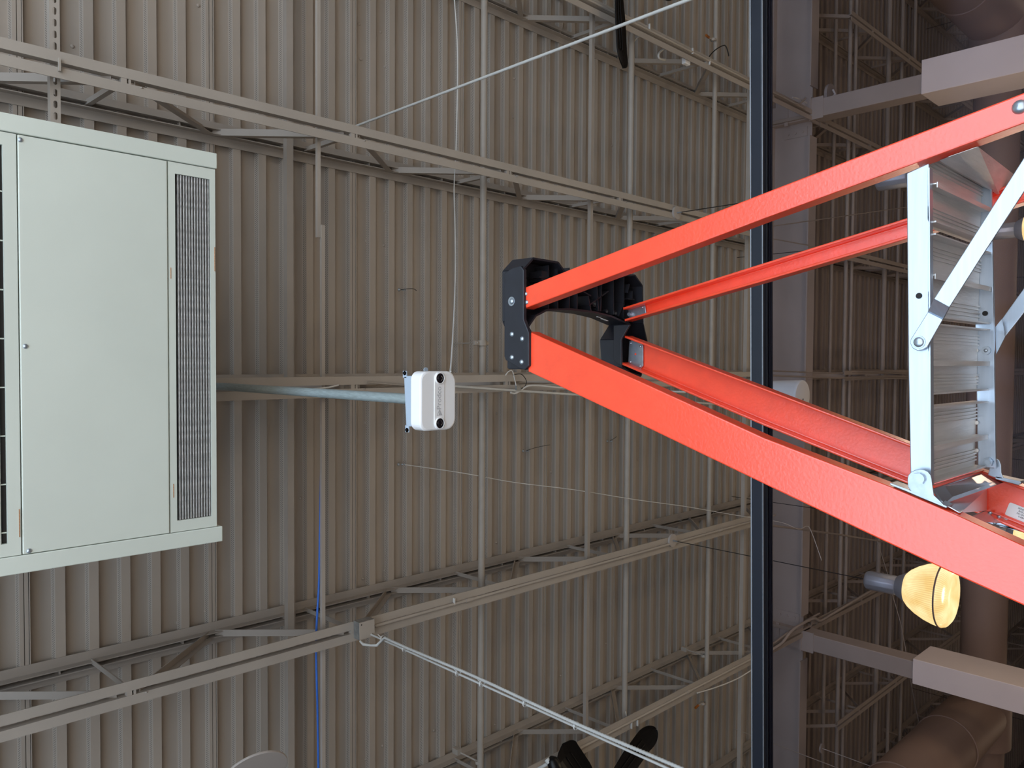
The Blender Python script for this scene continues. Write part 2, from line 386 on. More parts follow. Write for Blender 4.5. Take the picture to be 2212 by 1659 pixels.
joist(-2.956, b1, YB+.2, YG-.1, 'roof joist behind the black fan blades at the bottom edge', jc)
joist(-4.35, b1, YB+.2, 7.2, 'lowest roof joist, just clipping the corner left of the dark bar', jm)
b2 = (YG+.1, 20.6)
j2 = joist(-.157, b2, 9.15, 19.9, 'roof joist beyond the girder, seen between the ladder rails')
joist(1.25, b2, 9.15, 19.9, 'roof joist beyond the girder, just above the lower back leg of the ladder', j2)
joist(-1.55, b2, 9.15, 19.9, 'roof joist beyond the girder, hidden mostly by the ladder front rail', j2)
joist(4.0, b2, 9.15, 19.9, 'roof joist beyond the girder, above the upper boxed column', j2)
joist(-4.32, b2, 9.15, 19.9, 'roof joist beyond the girder, below the lower boxed column', j2)
joist(5.4, b2, 9.15, 19.9, 'roof joist beyond the girder, passing the top duct arm', j2)
joist(-5.72, b2, 9.15, 19.9, 'roof joist beyond the girder, in the bottom right corner', j2)
j3 = joist(2.63, b2, YG+.1, 19.9, 'roof joist meeting the upper column beyond the girder')
joist(-2.94, b2, YG+.1, 19.9, 'roof joist meeting the lower column beyond the girder', j3)
g2 = M().box((-XW, 20.69, HC+3.875), (XW, 20.71, HC+4.32)).box((-XW, 20.6, HC+3.86), (XW, 20.8, HC+3.875)).build('roof_girder', m_grey, label='far steel girder at the dark end of the hall', cat='girder')
# ------------------------------------------------------------------ lateral pipes, bridging
def lateral(name, px, py, z, r, label, cat, x0=-XW+.02, x1=XW-.02, mt=None, group=None, kind='pipe', y=None):
    c = Z(px, py, z); yy = c.y; zz = c.z
    m = M()
    if kind == 'pipe': m.tube([(x0, yy, zz), (x1, yy, zz)], r, 12)
    elif kind == 'angle': m.angle((x0, yy-r, zz), (x1, yy-r, zz), 2*r, .005, (0, 1, 0), (0, 0, 1))
    return m.build(name, mt or m_pipe, label=label, cat=cat, group=group)
GB = 'cross bridging angles'; GP = 'ceiling pipes running crosswise'
lateral('bridging_angle', 627, 500, 4.24, .021, 'wide dull taupe bridging strip just left of the narrow lighter one', 'bracing', group=GB, kind='angle', mt=m_steel2)
lateral('bridging_angle', 630, 900, 4.27, .023, 'lower length of the wide taupe bridging strip', 'bracing', x1=.95, group=GB, kind='angle', mt=m_steel2)
lateral('bridging_angle', 699, 1000, 3.89, .0105, 'narrow light bridging bar beside the blue cable', 'bracing', x1=.75, group=GB, kind='angle', mt=m_steel)
lateral('bridging_angle', 689, 200, 3.90, .0105, 'narrow light bridging bar crossing the upper left ceiling', 'bracing', x0=.68, group=GB, kind='angle', mt=m_steel)
lateral('bridging_angle', 1279, 400, 3.89, .015, 'thin bridging bar behind the ladder cap', 'bracing', group=GB, kind='angle', mt=m_steel2)
lateral('bridging_angle', 1607, 1300, 3.90, .02, 'bridging bar just left of the dark partition bar', 'bracing', group=GB, kind='angle', mt=m_steel)
p1 = lateral('ceiling_pipe', 1041, 1000, 4.05, .0235, 'round taupe pipe with a clamp, between sensor and ladder cap', 'pipe', group=GP)
p2 = lateral('ceiling_pipe', 1358, 700, 3.95, .024, 'taupe pipe crossing behind the ladder cap far end', 'pipe', group=GP)
lateral('ceiling_pipe', 1537, 700, 3.95, .022, 'taupe pipe with small amber sprinkler heads, left of dark bar', 'pipe', group=GP)
for px, z, r, lb in ((1793, 4.1, .021, 'clamped pipe beyond the girder, nearest to it'), (1824, 3.95, .024, 'first of the close pair of pipes beyond the girder'), (1836, 3.95, .022, 'second of the close pair of pipes beyond the girder'),
                     (1907, 3.95, .03, 'dim pipe beyond the girder beside the flat patch'), (1935, 3.95, .022, 'dim thin pipe left of the ladder platform'), (1962, 3.95, .02, 'dim pipe hidden mostly by the ladder platform')):
    lateral('ceiling_pipe', px, 750, z, r, lb, 'pipe', group=GP)
# ------------------------------------------------------------------ ducts
dz = HC+2.60
def duct():
    d = thing('air_duct', (0, 10.2, dz), 'large brown round air duct with two arms, beyond the girder at right', 'duct')
    M().tube([(-4.75, 10.2, dz), (5.6, 10.2, dz)], .235, 32).build('main_tube', m_duct, d)
    for x in (-4.05, 3.9):
        M().tube([(x, 6.2, dz+.02), (x, 10.1, dz+.02)], .30, 32).build('side_arm', m_duct, d)
        M().tube([(x-.36, 10.2, dz), (x+.36, 10.2, dz)], .30, 32).build('collar', m_duct, d)
        for yy in (7.6, 9.0): M().lathe([(.302, -.012), (.312, -.006), (.312, .006), (.302, .012)], (x, yy, dz+.02), 32, axis='y').build('seam_band', m_duct, d)
        M().tube([(x, 7.7, dz+.3), (x, 7.7, ZD)], .005, 6).build('hanger_rod', m_pipe, d)
duct()
dd = thing('air_duct', (-5.4, 10, HC+2.1), 'slim reddish brown duct running away in the bottom right corner', 'duct')
M().tube([(-5.6, 9.2, HC+2.25), (-5.6, 20, HC+2.25)], .14, 20).build('tube', m_duct, dd)
for yy in (10.5, 15): M().tube([(-5.6, yy, HC+2.38), (-5.6, yy, ZD)], .006, 6).build('hanger_rod', m_pipe, dd)
# ------------------------------------------------------------------ ceiling air unit
ac = thing('ceiling_air_unit', (.03, .5, HC+2.90), 'large pale green-white box air unit hanging at the left edge', 'air conditioner')
za = HC+2.90; AX0, AX1 = -.692, .766
M().box((AX0+.02, -.35, za+.012), (AX1-.02, 1.255, za+.5)).build('cabinet', m_ac, ac, bevel=.004)
M().box((AX1-.055, -.36, za-.010), (AX1+.002, 1.262, za+.5)).build('side_rail', m_ac, ac, bevel=.003)
M().box((AX0-.006, -.36, za-.010), (AX0+.052, 1.276, za+.5)).build('side_rail', m_ac, ac, bevel=.003)
M().box((AX0+.054, .616, za-.006), (AX1-.058, 1.080, za+.012)).build('access_panel', m_ac, ac, bevel=.003)
def framed(name, y0, y1, oy0, oy1, ox0, ox1):
    m = M(); x0, x1 = AX0+.054, AX1-.058
    m.box((x0, y0, za-.004), (x1, oy0, za+.012)).box((x0, oy1, za-.004), (x1, y1, za+.012)).box((x0, oy0, za-.004), (ox0, oy1, za+.012)).box((ox1, oy0, za-.004), (x1, oy1, za+.012))
    return m.build(name, m_ac, ac)
framed('filter_frame', 1.084, 1.256, 1.108, 1.236, AX0+.095, AX1-.098)
framed('grille_frame', .22, .612, .26, .575, AX0+.095, AX1-.098)
M().box((AX0+.08, 1.10, za+.0105), (AX1-.08, 1.24, za+.0126)).build('filter_back', m_dark, ac)
M().box((AX0+.08, .24, za+.010), (AX1-.08, .59, za+.0125)).build('grille_back', m_dark, ac)
m = M(); n = 12; y0, y1 = 1.113, 1.234
ring = []
for i in range(n*4+1):
    yy = y0+(y1-y0)*i/(n*4); ring.append((yy, za+.004-.0055*math.cos(i*PI/2)))
m.loft([[V(AX0+.097, a, b) for a, b in ring], [V(AX1-.1, a, b) for a, b in ring]], 0, False, False, False)
pf = m.build('pleated_filter', m_filter, ac, label='dusty grey pleated filter in the front opening')
for i in range(12):
    yy_ = y0+(y1-y0)*(i+.62)/12; M().box((AX0+.097, yy_-.0013, za-.0022), (AX1-.1, yy_+.0013, za+.0015)).build('filter_ridge', m_ridge, pf)
gb = M()
for yy in (.555, .53, .505, .48, .40, .32): M().tube([(AX0+.09, yy, za+.002), (AX1-.095, yy, za+.002)], .004, 6).build('grille_bar', m_ac, ac)
for k in range(9): xx = AX0+.13+k*.155; M().tube([(xx, .262, za+.006), (xx, .574, za+.006)], .0025, 6).build('grille_bar', m_ac, ac)
for (x, y) in ((44, 302), (55, 748), (63, 1190)): c = Z(x, y, 2.894); M().dome(c, .008, (0, 0, -1), .005).build('screw', m_zinc, ac)
for (px, py, l) in ((464, 560, .09), (42, 1130, .09), (375, 1060, .05), (369, 590, .04)):
    c = Z(px, py, 2.8935 if px > 400 or px < 60 else 2.8955); M().box((c.x-l/2, c.y-.0012, c.z-.0006), (c.x+l/2, c.y+.0012, c.z+.001)).build('rust_mark', m_rust, ac)
for x in (-.55, .62):
    for y in (.0, 1.0): M().tube([(x, y, za+.5), (x, y, ZD)], .005, 6).build('hanger_rod', m_zinc, ac)
# slotted strut
c = Z(118.5, 100, 3.90); yy = c.y; zz = c.z
st = thing('slotted_strut', (1.9, yy, zz), 'slotted light metal strut above the joist at top left', 'strut')
slots = [[(-.006*0+u, v) for u, v in ()]]
def slot(cx):
    pts = []
    for t in range(9): a = -PI/2+t*PI/8; pts.append((cx+.008+.0080*math.cos(a), .0080*math.sin(a)))
    for t in range(9): a = PI/2+t*PI/8; pts.append((cx-.008+.0080*math.cos(a), .0080*math.sin(a)))
    return pts
base = Z(118.7, 49, 3.90).x
holes = [slot(base+.0508*k) for k in range(-12, 30)]
plate('slotted_face', [[(.35, -.0205), (3.05, -.0205), (3.05, .0205), (.35, .0205)]]+holes, .0025, m_steel, st, lambda a, b, h: V(a, yy+b, zz+h))
M().box((.35, yy-.0205, zz+.0025), (3.05, yy-.0185, zz+.041)).box((.35, yy+.0185, zz+.0025), (3.05, yy+.0205, zz+.041)).box((.35, yy-.0205, zz+.041), (3.05, yy-.010, zz+.043)).box((.35, yy+.010, zz+.041), (3.05, yy+.0205, zz+.043)).build('side_walls', m_steel, st)
# ------------------------------------------------------------------ things on poles
# stereo people counter
sx, sy = -.139, 1.657
pole = M().tube([(sx, sy, HC+2.09), (sx+.0, sy, ZB-.001)], .0185, 16).build('drop_pole', m_galv, label='galvanised steel pole dropping to the white twin-lens sensor', cat='pole')
cn = thing('people_counter', (sx, 1.6, HC+2.2), 'white twin-lens people counter on a pale bracket, centre of the photo', 'sensor')
YS = 1.585
def S(x, y): return Y(x, y, YS)
zt_ = S(871, 860).z; zh = S(894, 860).z; zu = S(913, 860).z
m = M(); m.prism([S(872, 812), S(896, 812), S(898, 921), S(877, 922)], (0, .055, 0)); m.build('bracket', m_bluelit, cn, bevel=.003)
for (x, y) in ((874, 806), (879, 929)):
    c = S(x, y); t = M(); s_ = 1 if y < 850 else -1
    t.prism([c+V(math.cos(a)*.0075, 0, math.sin(a)*.0095+0)+V(0, 0, 0) for a in [k*PI/7 for k in range(14)]], (0, .004, 0)); t.box((c.x-.0075, YS, c.z-.0095) if s_ < 0 else (c.x-.016, YS, c.z-.0095), (c.x+.016, YS+.004, c.z+.0095) if s_ < 0 else (c.x+.0075, YS+.004, c.z+.0095))
    t.build('mounting_ear', m_bluelit, cn); M().disc(c-V(0, .0, 0), .0022, (0, -1, 0), .0006).build('screw_hole', m_dark, cn)
c = Z(919, 799, 2.225); M().disc(c, .009, (0, 0, -1), .004).build('mounting_ear', m_bluelit, cn)
M().box((sx-.03, 1.60, HC+2.08), (sx+.03, 1.68, HC+2.13)).build('pole_mount', m_bluelit, cn)
# head: rounded block, underside face carries lenses
hx1 = S(905, 802).x; hx0 = S(905, 931).x; zbot = zu-.004; ztop = zh+.004
yf = YS-.012; yr = Z(985, 860, zbot-HC).y
def rr(x0, x1, y0, y1, r0, r1, n=7):
    pts = []
    for (cx, cy, a0, r) in ((x1-r0, y0+r0, -PI/2, r0), (x1-r1, y1-r1, 0, r1), (x0+r1, y1-r1, PI/2, r1), (x0+r0, y0+r0, PI, r0)):
        for k in range(n): a = a0+k*PI/2/(n-1); pts.append((cx+r*math.cos(a), cy+r*math.sin(a)))
    return pts
rings = []
for z, ins in ((ztop, .004), (ztop-.004, 0), (zbot+.006, 0), (zbot+.002, .002), (zbot, .006)):
    rings.append([V(a, b, z) for a, b in rr(hx0+ins, hx1-ins, yf+ins, yr-ins, .028, .036)])
M().loft(rings, 0, True, False).build('head', m_white, cn, bevel=.001)
l1 = Z(948, 817, zbot-HC); l2 = Z(949, 914, zbot-HC); ym = (l1.y+l2.y)/2
m = M(); pts = []
for t in range(11): a = -PI/2+t*PI/10; pts.append((l1.x+.0215*math.cos(a), ym+.0215*math.sin(a)))
for t in range(11): a = PI/2+t*PI/10; pts.append((l2.x+.0215*math.cos(a), ym+.0215*math.sin(a)))
m.prism([V(a, b, zbot+.001) for a, b in pts], (0, 0, -.0035)); m.build('lens_strip', m_white, cn, bevel=.0015)
for l in (l1, l2):
    M().lathe([(.0195, 0), (.0195, -.004), (.0170, -.0055), (.0170, 0)], (l.x, ym, zbot-.002), 24).build('lens_ring', m_white, cn)
    lo = M().disc((l.x, ym, zbot-.004), .0168, (0, 0, -1), .001, 24).build('camera_lens', m_lens, cn)
    M().lathe([(.0105, -.006), (.0095, -.0075), (.006, -.008), (.0005, -.009)], (l.x, ym, zbot+.001), 20).build('glass_dome', m_lens, lo)
def TS(cx, cy, z): return lambda a, b, h: V(cx+a, cy-b, z-h)
text('printed_name', 'Prodco', .0265, TS((l1.x+l2.x)/2+.009, ym-.002, zbot-.0027), m_print, cn, label='grey lettering Prodco')
m = M(); tx = l2.x+.034
m.add([(tx-.008, ym-.012, zbot-.0032), (tx-.008, ym+.012, zbot-.0032), (tx+.014, ym, zbot-.0032)], [(0, 1, 2)])
m.build('printed_arrow', m_print, cn)
m = M(); m.add([(tx-.0065, ym-.010, zbot-.0036), (tx-.0065, ym-.004, zbot-.0036), (tx+.006, ym-.0015, zbot-.0036)], [(0, 1, 2)]); m.build('printed_arrow', m_white, cn)
# white pendant speaker behind glass
pc = Z(1734, 856, 2.27)
ps = thing('pendant_speaker', pc, 'white cylindrical pendant speaker partly hidden by the dark bar', 'speaker')
R = .103
M().lathe([(.0, .36), (R*.78, .36), (R*.86, .34), (R, .02), (R, .004), (R*.97, 0)], pc, 40).build('housing', m_sp, ps)
M().lathe([(R*.97, 0), (R*.9, -.002), (.0005, -.002)], pc, 40).build('end_cover', m_sp, ps)
M().disc(pc+V(-.02, -.0, -.0022), .006, (0, 0, -1), .001).build('logo_dot', m_ink, ps)
M().tube([pc+V(0, 0, .36), V(pc.x, pc.y, ZD)], .004, 6).build('hanging_cable', m_wire, ps)
# flat round speaker at lower left edge
dc = Z(551, 1666, 3.5); vr = (dc-O).normalized(); am = (CR*.966+CU*.259).normalized(); bm_ = (CU*.966-CR*.259).normalized()
nn = (bm_*math.sin(.86)*-1-vr*math.cos(.86)).normalized(); RD = 69*(dc-O).dot(CF)/FP
ds = thing('round_disc_speaker', dc, 'dull grey round disc at the bottom edge left of the blue cable', 'speaker')
M().disc(dc, RD, nn, .012, 48).build('disc', m_grey, ds, bevel=.003)
M().tube([dc-nn*.001, dc-nn*.05], [RD*.6, RD*.4], 28).build('driver', m_steel, ds)
e_ = dc+V(-.75, 0, 0)
M().tube([dc-nn*.04, dc-nn*.06+V(-.1, 0, 0), V(e_.x, e_.y, dc.z)], .011, 8).build('arm', m_pipe, ds)
M().tube([V(e_.x, e_.y, dc.z-.01), V(e_.x, e_.y, ZD)], .011, 8).build('drop_tube', m_pipe, ds)
# ------------------------------------------------------------------ bell lamps
LW = 19
def lamp(x, y, zt, label, disc=True, top=None):
    t = thing('high_bay_lamp', (x, y, zt), label, 'lamp', 'lit high bay lamps beyond the glass')
    c = V(x, y, zt)
    M().lathe([(.0005, 0), (.055, 0), (.063, -.008), (.066, -.02), (.066, -.20), (.060, -.205)], c, 36, mod=lambda k: -.05 if k % 3 == 0 else 0).build('ballast_housing', m_sil, t)
    M().lathe([(.060, -.205), (.072, -.215), (.098, -.262), (.100, -.272)], c, 32).build('collar', m_sil, t)
    M().lathe([(.100, -.272), (.128, -.298), (.160, -.345), (.186, -.400), (.203, -.455), (.212, -.500)], c, 96, mod=lambda k: .006*math.cos(k*PI)).build('refractor', m_lamp, t, label='glowing cream ribbed refractor bell')
    M().lathe([(.213, -.498), (.2165, -.498), (.2165, -.508), (.213, -.508)], c, 48).build('clamp_band', m_duct, t)
    M().lathe([(.212, -.506), (.205, -.530), (.175, -.552), (.10, -.560), (.05, -.548), (.0005, -.540)], c, 96, mod=lambda k: .006*math.cos(k*PI)).build('bottom_lens', m_lamp, t, label='glowing cream cone lens')
    M().tube([(x, y, zt), (x, y, top or ZB-.02)], .0035, 6).build('suspension_cable', m_black, t)
    pl_ = bpy.data.lights.new('bulb_light', 'POINT'); pl_.energy = LW; pl_.color = (1, .80, .55); pl_.shadow_soft_size = .12
    po = bpy.data.objects.new('bulb_light', pl_); COL.objects.link(po); po.location = (x, y, zt-.95)
    if disc:
        h = M().disc((x, y, ZB-.018), .055, (0, 0, 1), .018, 24).build('hook_box', m_grey, t, label='grey round box on the joist')
        M().tube([(x, y, ZB-.06), (x, y, ZB-.018)], .007, 8).build('hook', m_zinc, h)
    return t
lamp(-1.545, 5.66, HC+2.185, 'glowing bell-shaped lamp below the ladder front rail')
lamp(1.262, 5.66, HC+2.165, 'bell lamp almost hidden behind the platform, above the ladder rail crossing')
lamp(1.12, 7.62, HC+1.985, 'lit bell lamp cut by the right edge beside the brace strap', False, ZD)
lamp(-1.46, 7.58, HC+1.985, 'lit bell lamp glimpsed through the gap inside the lower front rail', False, ZD)
for (x, y, lb) in ((-5.2, 7.6, 'added lit bell lamp out of view past the lower boxed column'), (5.2, 7.6, 'added lit bell lamp out of view past the upper boxed column'), (-1.4, 13.2, 'added lit bell lamp out of view beyond the air duct, lower one'), (1.25, 13.2, 'added lit bell lamp out of view beyond the air duct, upper one'),
                   (-5.2, 13.2, 'added lit bell lamp out of view beyond the duct end, far lower corner'), (5.2, 13.2, 'added lit bell lamp out of view beyond the duct end, far upper corner')):
    lamp(x, y, HC+1.985, lb, False, ZD)  # extra lamps out of view, added to brighten the depth of the hall
# ------------------------------------------------------------------ junction box, rods, conduits
jb = thing('junction_box', (-1.57, 2.5, ZB-.05), 'square galvanised junction box with a taupe cover under a joist', 'junction box')
zb_ = 3.83-.065
q = [Z(x, y, zb_) for x, y in ((776.5, 1346), (809, 1337), (810, 1374), (777, 1384))]
M().prism([p+V(0, 0, .004) for p in q], (0, 0, .056)).build('box_body', m_gbox, jb)
M().prism(q, (0, 0, .003)).build('cover', m_steel, jb, bevel=.001)
for (x, y) in ((781, 1350), (805, 1370)): M().disc(Z(x, y, zb_-.0005), .004, (0, 0, -1), .0005, 10).build('screw_slot', m_dark, jb)
RX, RY = -1.572, 2.52
rod = thing('drop_rod', (RX, RY, HC+1.3), 'pale rod with ribbed flexible conduit slanting down at the bottom', 'conduit')
P0 = Z(815, 1397, 3.66)
M().tube([(RX-.02, RY+.02, ZB), (RX-.02, RY+.02, HC+1.2)], .006, 8).build('rod', m_pale, rod)
pts = [Z(778, 1385, 3.75), Z(785, 1392, 3.72), Z(800, 1394, 3.68), Z(814, 1394, 3.645)]
zz = 3.6
while zz > 1.2: pts.append(V(RX+.013+.004*math.sin(zz*5), RY-.002, HC+zz)); zz -= .0075
n = len(pts); rad = [.0088 if i % 2 else .0064 for i in range(n)]
M().tube(pts, rad, 8).build('flexible_conduit', m_pale, rod)
for zz in (3.64, 3.43, 2.98, 2.80, 2.5, 2.19): M().lathe([(.017, -.004), (.019, 0), (.017, .004)], (RX-.010, RY+.012, HC+zz), 12).tube([(RX-.01, RY+.012, HC+zz), (RX+.014, RY-.006, HC+zz+.02)], .0025, 5).build('cable_tie', m_wire, rod)
r1 = Z(770, 272, 4.30)
M().tube([(r1.x, r1.y, ZD), (r1.x, r1.y, HC+1.2)], .0075, 10).build('drop_rod', m_pale, label='straight pale rod slanting up to the top edge past a fan blade', cat='rod')
def wire(name, pts, r, mt, label, cat='cable', parent=None, sub=4, n=6):
    P = [Z(*p) for p in pts]; out = []
    for i in range(len(P)-1):
        p0 = P[max(i-1, 0)]; p1 = P[i]; p2 = P[i+1]; p3 = P[min(i+2, len(P)-1)]
        for k in range(sub):
            t = k/sub; out.append(.5*((2*p1)+(p2-p0)*t+(2*p0-5*p1+4*p2-p3)*t*t+(3*p1-p0-3*p2+p3)*t**3))
    out.append(P[-1])
    return M().tube(out, r, n).build(name, mt, parent, label=label, cat=cat)
wire('cable', [(978, -60, 4.0), (981.6, 0, 4.0), (987.5, 88, 4.0), (988, 197, 3.98), (985, 326, 3.96), (981, 405, 3.95), (983.5, 500, 3.6), (984, 590, 3.2), (981, 680, 2.8), (976, 770, 2.4), (973, 803, 2.24)], .0042, m_wire, 'thin white cable running down to the twin-lens sensor')
wire('cable', [(695, 948, 3.92), (693, 1050, 3.92), (691, 1160, 3.92), (689, 1260, 3.92), (684, 1350, 3.92), (683, 1420, 3.92), (686, 1540, 3.92), (688, 1680, 3.92)], .0065, m_blue, 'bright blue cable beside the narrow bridging bar')
wire('cable', [(870, 1003, 4.345), (1000, 1022, 4.22), (1110, 1042, 4.12), (1240, 1058, 4.0), (1370, 1079, 3.88), (1480, 1094, 3.8), (1560, 1108, 3.73), (1640, 1121, 3.6), (1690, 1129, 3.5), (1725, 1143, 3.45), (1742, 1137, 3.45), (1752, 1147, 3.42), (1775, 1211, 3.3)], .0032, m_wire, 'thin wire from a ceiling eye past the bar ending in a kinked tail')
wire('cable', [(478, 840, 3.815), (560, 841, 3.815), (640, 842, 3.815), (700, 838, 3.815), (731, 832, 3.82)], .005, m_wire, 'white cable lying along the middle joist left of the sensor')
wire('conduit', [(793, 826, 3.815), (830, 829, 3.812), (872, 832, 3.81)], .005, m_pipe, 'short thin taupe conduit on the middle joist left of the sensor', 'conduit')
wire('conduit', [(975, 834, 3.80), (1100, 843, 3.80), (1250, 853, 3.80), (1400, 862, 3.80), (1560, 874, 3.80)], .009, m_pale, 'straight pale conduit under the middle joist, right of the sensor', 'conduit')
wire('cable', [(1103, 848, 3.80), (1112, 850, 3.80), (1124, 844, 3.80), (1140, 834, 3.80), (1165, 833, 3.80), (1220, 838, 3.80), (1330, 842, 3.80), (1480, 848, 3.80)], .007, m_wire, 'twisted white cables bulging below the middle joist')
wire('cable', [(1092, 811, 3.80), (1098, 803, 3.80), (1106, 801, 3.80), (1110, 812, 3.80), (1116, 838, 3.79)], .004, m_wire, 'small loop of pale cable beside the ladder cap corner')
wire('cable', [(1108, 810, 3.80), (1125, 808, 3.80), (1135, 818, 3.80), (1137, 828, 3.80), (1130, 838, 3.80), (1119, 838, 3.79)], .003, m_black, 'thin dark cable loop beside the ladder cap corner')
M().box(tuple(Z(1119, 838, 3.79)-V(.015, .02, .01)), tuple(Z(1119, 838, 3.79)+V(.015, .02, .01))).build('cable_clamp', m_gbox, label='small grey clamp holding cable loops under the middle joist', cat='clamp')
wire('cable', [(1506, 1497, 3.80), (1540, 1487, 3.79), (1575, 1474, 3.78), (1604, 1460, 3.78), (1640, 1436, 3.78)], .006, m_wire, 'white cable sagging under the lower joist left of the dark bar')
wire('cable', [(1349, 1505, 4.0), (1351, 1530, 3.95), (1353, 1547, 3.9)], .005, m_wire, 'short white cable beside the pipe above the lower fan')
wire('cable', [(1532, 122, 3.84), (1545, 108, 3.83), (1565, 98, 3.82), (1572, 111, 3.81), (1574, 121, 3.8)], .005, m_black, 'bent black cable tail above the top right joist')
wire('cable', [(1439, 103, 3.95), (1424, 114, 3.93), (1424, 126, 3.93), (1437, 129, 3.95)], .010, m_wire, 'thick curled white cable hanging by the top joist')
wire('cable', [(1369, 92, 3.95), (1374, 84, 3.95), (1382, 78, 3.95)], .005, m_wire, 'short white cable stub beside the top fan blade')
wire('cable', [(1665, 489, 3.75), (1800, 470, 3.7), (1960, 447, 3.6)], .006, m_pipe, 'faint straight cable behind the glass above the ladder back leg')
wire('cable', [(1665, 515, 3.75), (1760, 533, 3.7), (1850, 556, 3.65)], .006, m_pipe, 'faint cable behind the glass running down to the right')
wire('conduit', [(1665, 801, 3.86), (1805, 806, 3.86), (1880, 803, 3.80), (1960, 808, 3.80), (2100, 812, 3.8)], .008, m_pipe, 'upper thin conduit crossing the girder behind the glass', 'conduit')
wire('conduit', [(1665, 811, 3.80), (1805, 816, 3.80), (1960, 818, 3.80), (2100, 822, 3.8)], .010, m_pipe, 'lower thin conduit crossing the girder behind the glass', 'conduit')
wire('conduit', [(1665, 1135, 3.70), (1800, 1153, 3.7), (1925, 1173, 3.7), (2050, 1192, 3.7)], .011, m_pipe, 'taupe conduit slanting behind the glass below the front rail', 'conduit')
wire('cable', [(1893, 1165, 3.7), (1905, 1200, 3.6), (1920, 1250, 3.45), (1928, 1285, 3.35), (1945, 1345, 3.25), (1956, 1402, 3.15), (1966, 1465, 3.08), (1983, 1552, 3.03), (1997, 1602, 3.0)], .005, m_pipe, 'thin brown cable hanging behind the bell lamp and lower column')
wire('cable', [(1876, 828, 3.78), (1874, 870, 3.6), (1872, 915, 3.4)], .004, m_pipe, 'thin cable dangling behind the glass beside the pendant speaker')
wire('cable', [(1712, 210, 3.78), (1722, 212, 3.79), (1735, 218, 3.80), (1743, 223, 3.8)], .006, m_wire, 'short white cable bridging to the upper column head')
wire('conduit', [(1668, 193+5, 3.79), (1700, 214, 3.79), (1722, 225, 3.78), (1732, 220, 3.78), (1740, 212, 3.77)], .010, m_pipe, 'bent conduit passing over the upper column head', 'conduit')
wire('conduit', [(1640, 1418, 3.79), (1668, 1403, 3.79), (1690, 1388, 3.78), (1707, 1366, 3.78), (1725, 1352, 3.78), (1757, 1336, 3.78), (1772, 1341, 3.78), (1800, 1325, 3.78), (1880, 1277, 3.78)], .016, m_steel, 'pair of bent conduits passing over the lower column head', 'conduit')
wire('conduit', [(1640, 1404, 3.80), (1668, 1391, 3.80), (1700, 1368, 3.80), (1735, 1345, 3.8), (1770, 1325, 3.8)], .012, m_steel2, 'thinner conduit beside the bent one over the lower column head', 'conduit')
# conduits clipped inside the chords
def chord_conduit(x, y0, y1, lb, couplings, r=.0105):
    c = thing('conduit', (x, (y0+y1)/2, ZB-.012), lb, 'conduit', 'conduits clipped along joist chords')
    M().tube([(x, y0, ZB-.008), (x, y1, ZB-.008)], r, 10).build('tube', m_steel, c)
    for yy in couplings: M().tube([(x, yy-.03, ZB-.008), (x, yy+.03, ZB-.008)], r*1.35, 10).build('coupling', m_steel, c)
chord_conduit(-1.572, 2.60, 7.5, 'round conduit running right from the square junction box', (3.34, 6.45))
chord_conduit(-2.950, 3.2, 7.6, 'round conduit along the joist chord behind the lower fan', (4.05, 5.95))
chord_conduit(2.672, 3.2, 8.0, 'round conduit along the joist chord behind the top fan blade', (4.05, 6.9))
# clips on joists
for i, (x, y, s) in enumerate(((129, 139, .02), (1299-0, 0, 0), (1404, 58, .018), (1497, 110, .018), (1534, 134, .016), (1378, 1562, .018), (1365, 1567, .02), (982, 1300, .016))):
    if not s: continue
    c = Z(x, y, 3.815); M().box((c.x-s*1.4, c.y-.004, c.z-.003), (c.x+s*1.4, c.y+.004, c.z+.012)).build('cable_clip', m_wire if i > 1 else m_steel,
       label=['taupe clip on the joist chord above the air unit', '', 'white tie on the top joist right of the fan blade', 'white tie on the top joist near the curled cable', 'white tie on the top joist next to the bent black cable', 'white tie on the joist above the lower fan, right one', 'white tie on the joist above the lower fan, left one', 'taupe clip on the junction box joist conduit'][i], cat='clip')
wb_ = Z(1482, 133, 3.88); M().box(tuple(wb_-V(.028, .04, .02)), tuple(wb_+V(.028, .04, .02))).build('sensor_box', m_white, bevel=.006, label='small white box on the top joist web', cat='box')
# pipe clamp, hangers, sprinkler heads
c = Z(1041, 741, 4.05)
cl = thing('pipe_clamp', c, 'rounded taupe clamp round the pipe left of the ladder cap', 'clamp')
M().tube([c-V(.018, 0, 0), c+V(.018, 0, 0)], .034, 16).build('band', m_pipe, cl)
M().box(tuple(c+V(-.016, -.075, -.012)), tuple(c+V(.016, -.03, .012))).build('lug', m_pipe, cl, bevel=.006)
M().dome(c+V(0, -.052, -.012), .010, (0, 0, -1), .008).build('bolt', m_pipe, cl)
M().box(tuple(c+V(-.014, .03, -.012)), tuple(c+V(.014, .06, .02))).build('lug', m_pipe, cl, bevel=.006)
M().tube([c, V(c.x, c.y, ZD)], .005, 6).build('hanger_rod', m_pipe, cl)
for (x, y, lb) in ((1531, 81, 'small amber sprinkler head near the top by the pipe'), (1508, 1524, 'small amber sprinkler head by the pipe above the lower fan')):
    c = Z(x, y, 3.95); s = thing('sprinkler_head', c, lb, 'sprinkler', 'amber sprinkler heads')
    M().tube([c, c+V(0, .09, 0)], .009, 8).build('stub', m_pipe, s)
    M().tube([c+V(0, -.06, -.01), c+V(0, .0, 0)], .012, 10).build('amber_bulb', m_amb, s)
    M().lathe([(.027, -.01), (.030, 0), (.027, .01)], c+V(0, .075, 0), 14, axis='x').build('band', m_pipe, s)
